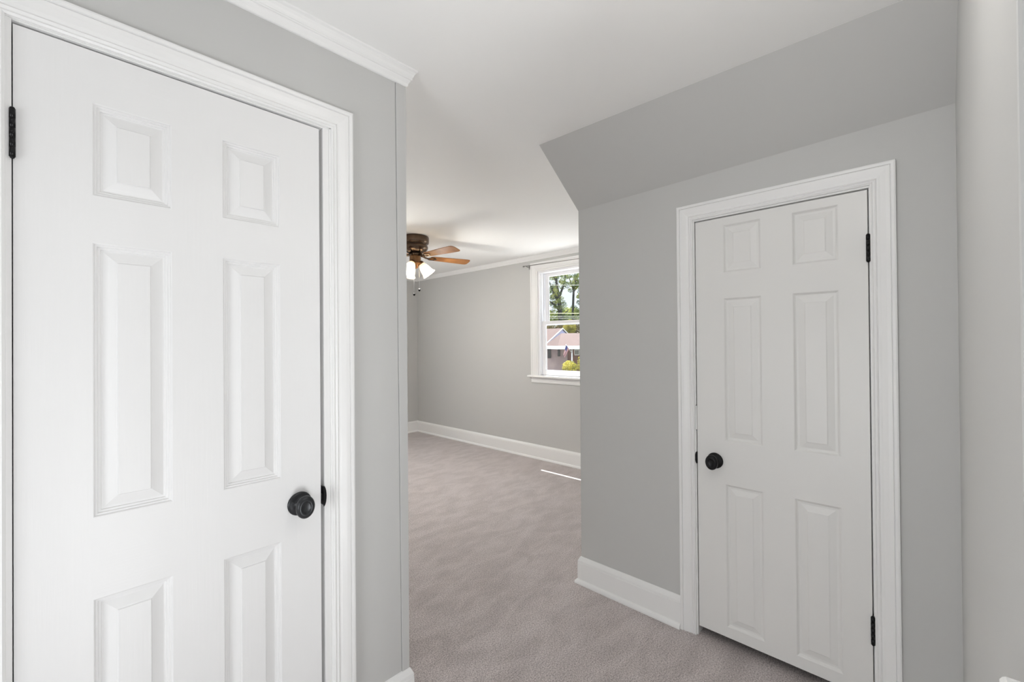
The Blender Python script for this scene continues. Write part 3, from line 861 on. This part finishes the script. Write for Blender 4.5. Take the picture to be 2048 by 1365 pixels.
# flag on the porch post: slanted pole, cloth hanging in folds
RED, FWHITE, BLUE = mat('flag_red', (0.30, 0.04, 0.05), 0.8), mat('flag_white', (0.38, 0.34, 0.36), 0.8), mat('flag_blue', (0.035, 0.035, 0.14), 0.8)
fg = thing('flag', pp + Vector((0, 0, 0.55)), 'red, white and blue striped flag on a slanted pole at the porch post', 'flag')
P0, P1 = pos(1143.0, 33.64, -19.5), pos(1131.6, 33.05, -3.0)
FD = 33.1
MB().tube([P0, P1], 0.022, 8).build('flagpole', HWHITE, fg)
fl = MB()
nu, nv = 13, 16
top0, top1 = pos(1138.0, FD, -12.0), pos(1131.9, FD, -3.6)
drop0, drop1 = pos(1128.6, FD, -30.0), pos(1126.4, FD, -24.0)
grid = []
for i in range(nu + 1):
    row = []
    for j in range(nv + 1):
        s, t = i / nu, j / nv
        a = top1.lerp(top0, s); c = drop1.lerp(drop0, s)
        p = a.lerp(c, t) + qv * (0.05 * math.sin(s * 9 + t * 3) * t)
        row.append(p)
    grid.append(row)
for i in range(nu):
    for j in range(nv):
        mi = 2 if (i < 7 and j < 7) else (0 if i % 2 == 0 else 1)
        fl.poly([grid[i][j], grid[i + 1][j], grid[i + 1][j + 1], grid[i][j + 1]], mi, True)
flo = fl.build('flag_cloth', [RED, FWHITE, BLUE], fg)
sd = flo.modifiers.new('thickness', 'SOLIDIFY'); sd.thickness = 0.006


def foliage(blobs, n, size, rnd):
    """leaf quads scattered through ellipsoids (centre, radii)"""
    mb = MB()
    vol = [b_[1][0] * b_[1][1] * b_[1][2] for b_ in blobs]
    tot = sum(vol)
    for (c, r), v in zip(blobs, vol):
        for _ in range(max(8, int(n * v / tot))):
            while True:
                d = Vector((rnd.uniform(-1, 1), rnd.uniform(-1, 1), rnd.uniform(-1, 1)))
                if 0.15 < d.length < 1: break
            d = d * (d.length ** -0.4)
            if d.length > 1: d.normalize()
            p = c + Vector((d.x * r[0], d.y * r[1], d.z * r[2]))
            a = Vector((rnd.gauss(0, 1), rnd.gauss(0, 1), rnd.gauss(0, 0.8))).normalized()
            c2 = a.cross(Vector((rnd.gauss(0, 1), rnd.gauss(0, 1), rnd.gauss(0, 1)))).normalized()
            s = size * rnd.uniform(0.6, 1.3)
            mb.poly([p - a * s, p + c2 * s * 0.55, p + a * s, p - c2 * s * 0.55])
    return mb


def shrub(name, c, r, n, size, m, label, cat, group=None):
    rnd = random.Random(int(c.x * 100) + n)
    t = thing(name, (c.x, c.y, GROUND), label, cat, group)
    blobs = [(c, r)]
    for _ in range(7):
        q = Vector((rnd.uniform(-1, 1), rnd.uniform(-1, 1), rnd.uniform(-0.5, 1))).normalized()
        blobs.append((c + Vector((q.x * r[0] * .6, q.y * r[1] * .6, q.z * r[2] * .6)), tuple(x * 0.5 for x in r)))
    foliage(blobs, n, size, rnd).build('foliage', m, t, fix=False)
    st = MB()
    for _ in range(5):
        q = Vector((rnd.uniform(-.4, .4) * r[0], rnd.uniform(-.4, .4) * r[1], 0))
        st.tube([(c.x + q.x * .3, c.y + q.y * .3, GROUND), (c.x + q.x, c.y + q.y, c.z)], [0.05, 0.02], 6)
    st.build('stem', BARK, t)
    return t


shrub('shrub', pos(1139, 31, -50), (0.55, 0.55, 0.55), 1700, 0.05, YLEAF, 'round yellow green shrub in front of the porch post', 'shrub')
shrub('shrub', pos(1168, 32.5, -42), (0.62, 0.5, 0.85), 1700, 0.05, YLEAF, 'taller yellow green shrub at the right edge of the window view', 'shrub')

hd = thing('hedge', pos(1128, 54, -60), 'dark olive brown row of bushes behind the roofs', 'hedge')
rnd = random.Random(3)
blobs = []
for i in range(16):
    u = 1062 + i * 9
    blobs.append((pos(u + rnd.uniform(-3, 3), 54 + rnd.uniform(-1, 1), rnd.uniform(14, 34)), (1.3, 1.3, 0.9)))
    blobs.append((pos(u + rnd.uniform(-3, 3), 54 + rnd.uniform(-1, 1), rnd.uniform(-20, 6)), (1.3, 1.3, 1.4)))
foliage(blobs, 14000, 0.12, rnd).build('foliage', OLIVE, hd, fix=False)
shrub('shrub', pos(1139, 51, 30), (0.75, 0.75, 0.95), 2600, 0.075, YLEAF, 'bright yellow bush standing out from the dark hedge', 'shrub')


def tree(base, trunk, branches, blobs, n, size, m, label, seed):
    rnd = random.Random(seed)
    t = thing('tree', base, label, 'tree', 'trees beyond the neighbouring house')
    tb = MB().tube([Vector(base)] + [p for p, _ in trunk], [trunk[0][1] * 1.25] + [r for _, r in trunk], 10)
    for br in branches:
        tb.tube([p for p, _ in br], [r for _, r in br], 7)
    tb.build('trunk', BARK, t)
    foliage(blobs, n, size, rnd).build('foliage', m, t, fix=False)
    return t


TD = 60.0
P_ = lambda u, y, d=TD: pos(u, d, 687 - y)
b0 = P_(1122, 687); b0 = Vector((b0.x, b0.y, GROUND))
br1 = [
    [(P_(1118.5, 606), 0.22), (P_(1110, 590), 0.17), (P_(1103, 574), 0.12), (P_(1096, 556), 0.07), (P_(1090, 535), 0.03)],
    [(P_(1119, 596), 0.20), (P_(1115, 575), 0.18), (P_(1112, 553), 0.14), (P_(1110, 525), 0.10)],
    [(P_(1120, 592), 0.18), (P_(1127, 574), 0.13), (P_(1131, 556), 0.09), (P_(1134, 535), 0.05)],
    [(P_(1119.5, 622), 0.20), (P_(1110, 611), 0.15), (P_(1102, 605), 0.11), (P_(1094, 599), 0.08), (P_(1080, 590), 0.04)],
    [(P_(1113, 562), 0.10), (P_(1106, 550), 0.06), (P_(1102, 538), 0.03)],
    [(P_(1120, 640), 0.12), (P_(1130, 628), 0.08), (P_(1138, 620), 0.04)],
]
rnd = random.Random(11)
bl1 = []
for i in range(210):
    u = rnd.uniform(1078, 1138); y = rnd.uniform(522, 654)
    if 1128 < u < 1148 and 574 < y < 624: continue
    bl1.append((P_(u, y, TD + rnd.uniform(-2, 3)), (rnd.uniform(.2, .62), rnd.uniform(.2, .62), rnd.uniform(.15, .45))))
tree(b0, [(P_(1121.5, 650), 0.34), (P_(1120, 620), 0.30), (P_(1118.5, 600), 0.26), (P_(1117, 585), 0.20)], br1, bl1, 20000, 0.075, LEAF,
     'tree with a thick forked trunk at the left of the window view', 21)
b1 = P_(1146, 687, 66); b1 = Vector((b1.x, b1.y, GROUND))
Q_ = lambda u, y: P_(u, y, 66)
br2 = [
    [(Q_(1148, 580), 0.14), (Q_(1143, 568), 0.09), (Q_(1139, 556), 0.05)],
    [(Q_(1148.5, 580), 0.16), (Q_(1152, 566), 0.12), (Q_(1151, 548), 0.08), (Q_(1149, 530), 0.05)],
    [(Q_(1148.5, 584), 0.12), (Q_(1155, 575), 0.08), (Q_(1162, 566), 0.05)],
]
bl2 = []
for i in range(150):
    u = rnd.uniform(1132, 1187); y = rnd.uniform(520, 652)
    if u < 1157 and 585 < y < 614: continue
    bl2.append((P_(u, y, 66 + rnd.uniform(-2, 2)), (rnd.uniform(.2, .65), rnd.uniform(.2, .65), rnd.uniform(.15, .48))))
tree(b1, [(Q_(1145.5, 640), 0.20), (Q_(1146.5, 612), 0.18), (Q_(1148, 582), 0.16), (Q_(1148.5, 572), 0.11)], br2, bl2, 15000, 0.08, LEAF,
     'tree with a slim straight trunk at the right of the window view', 22)
b2 = P_(1100, 687, 75); b2 = Vector((b2.x, b2.y, GROUND))
bl3 = [(P_(rnd.uniform(1050, 1200), rnd.uniform(622, 655), 75 + rnd.uniform(-2, 2)), (1.2, 1.2, 0.9)) for _ in range(34)]
tree(b2, [(P_(1100, 660, 75), 0.3), (P_(1100, 640, 75), 0.2)], [], bl3, 12000, 0.13, LEAF, 'low dense green trees behind both trunks', 23)

WIRE = mat('cable', (0.6, 0.6, 0.55), 0.6)
PALEWIRE = mat('pale_cable', (0.75, 0.72, 0.50), 0.6)
for y0, y1, r_, m_, lb in ((571, 571.5, 0.016, WIRE, 'highest pale power line crossing the tree tops'), (626, 629, 0.022, PALEWIRE, 'thick yellowish power line across the lower tree tops'),
                           (633.5, 634, 0.014, WIRE, 'thin power line just above the window rail'), (637.5, 637, 0.014, WIRE, 'lowest thin power line by the window rail')):
    wv = MB()
    pts = [P_(1000 + i * 20, y0 + (y1 - y0) * (i / 12) - 0.02 * (6 - abs(i - 6)), 45) for i in range(16)]
    wv.tube(pts, r_, 5)
    tag(wv.build('power_line', m_), lb, 'power line', 'power lines in the window view')
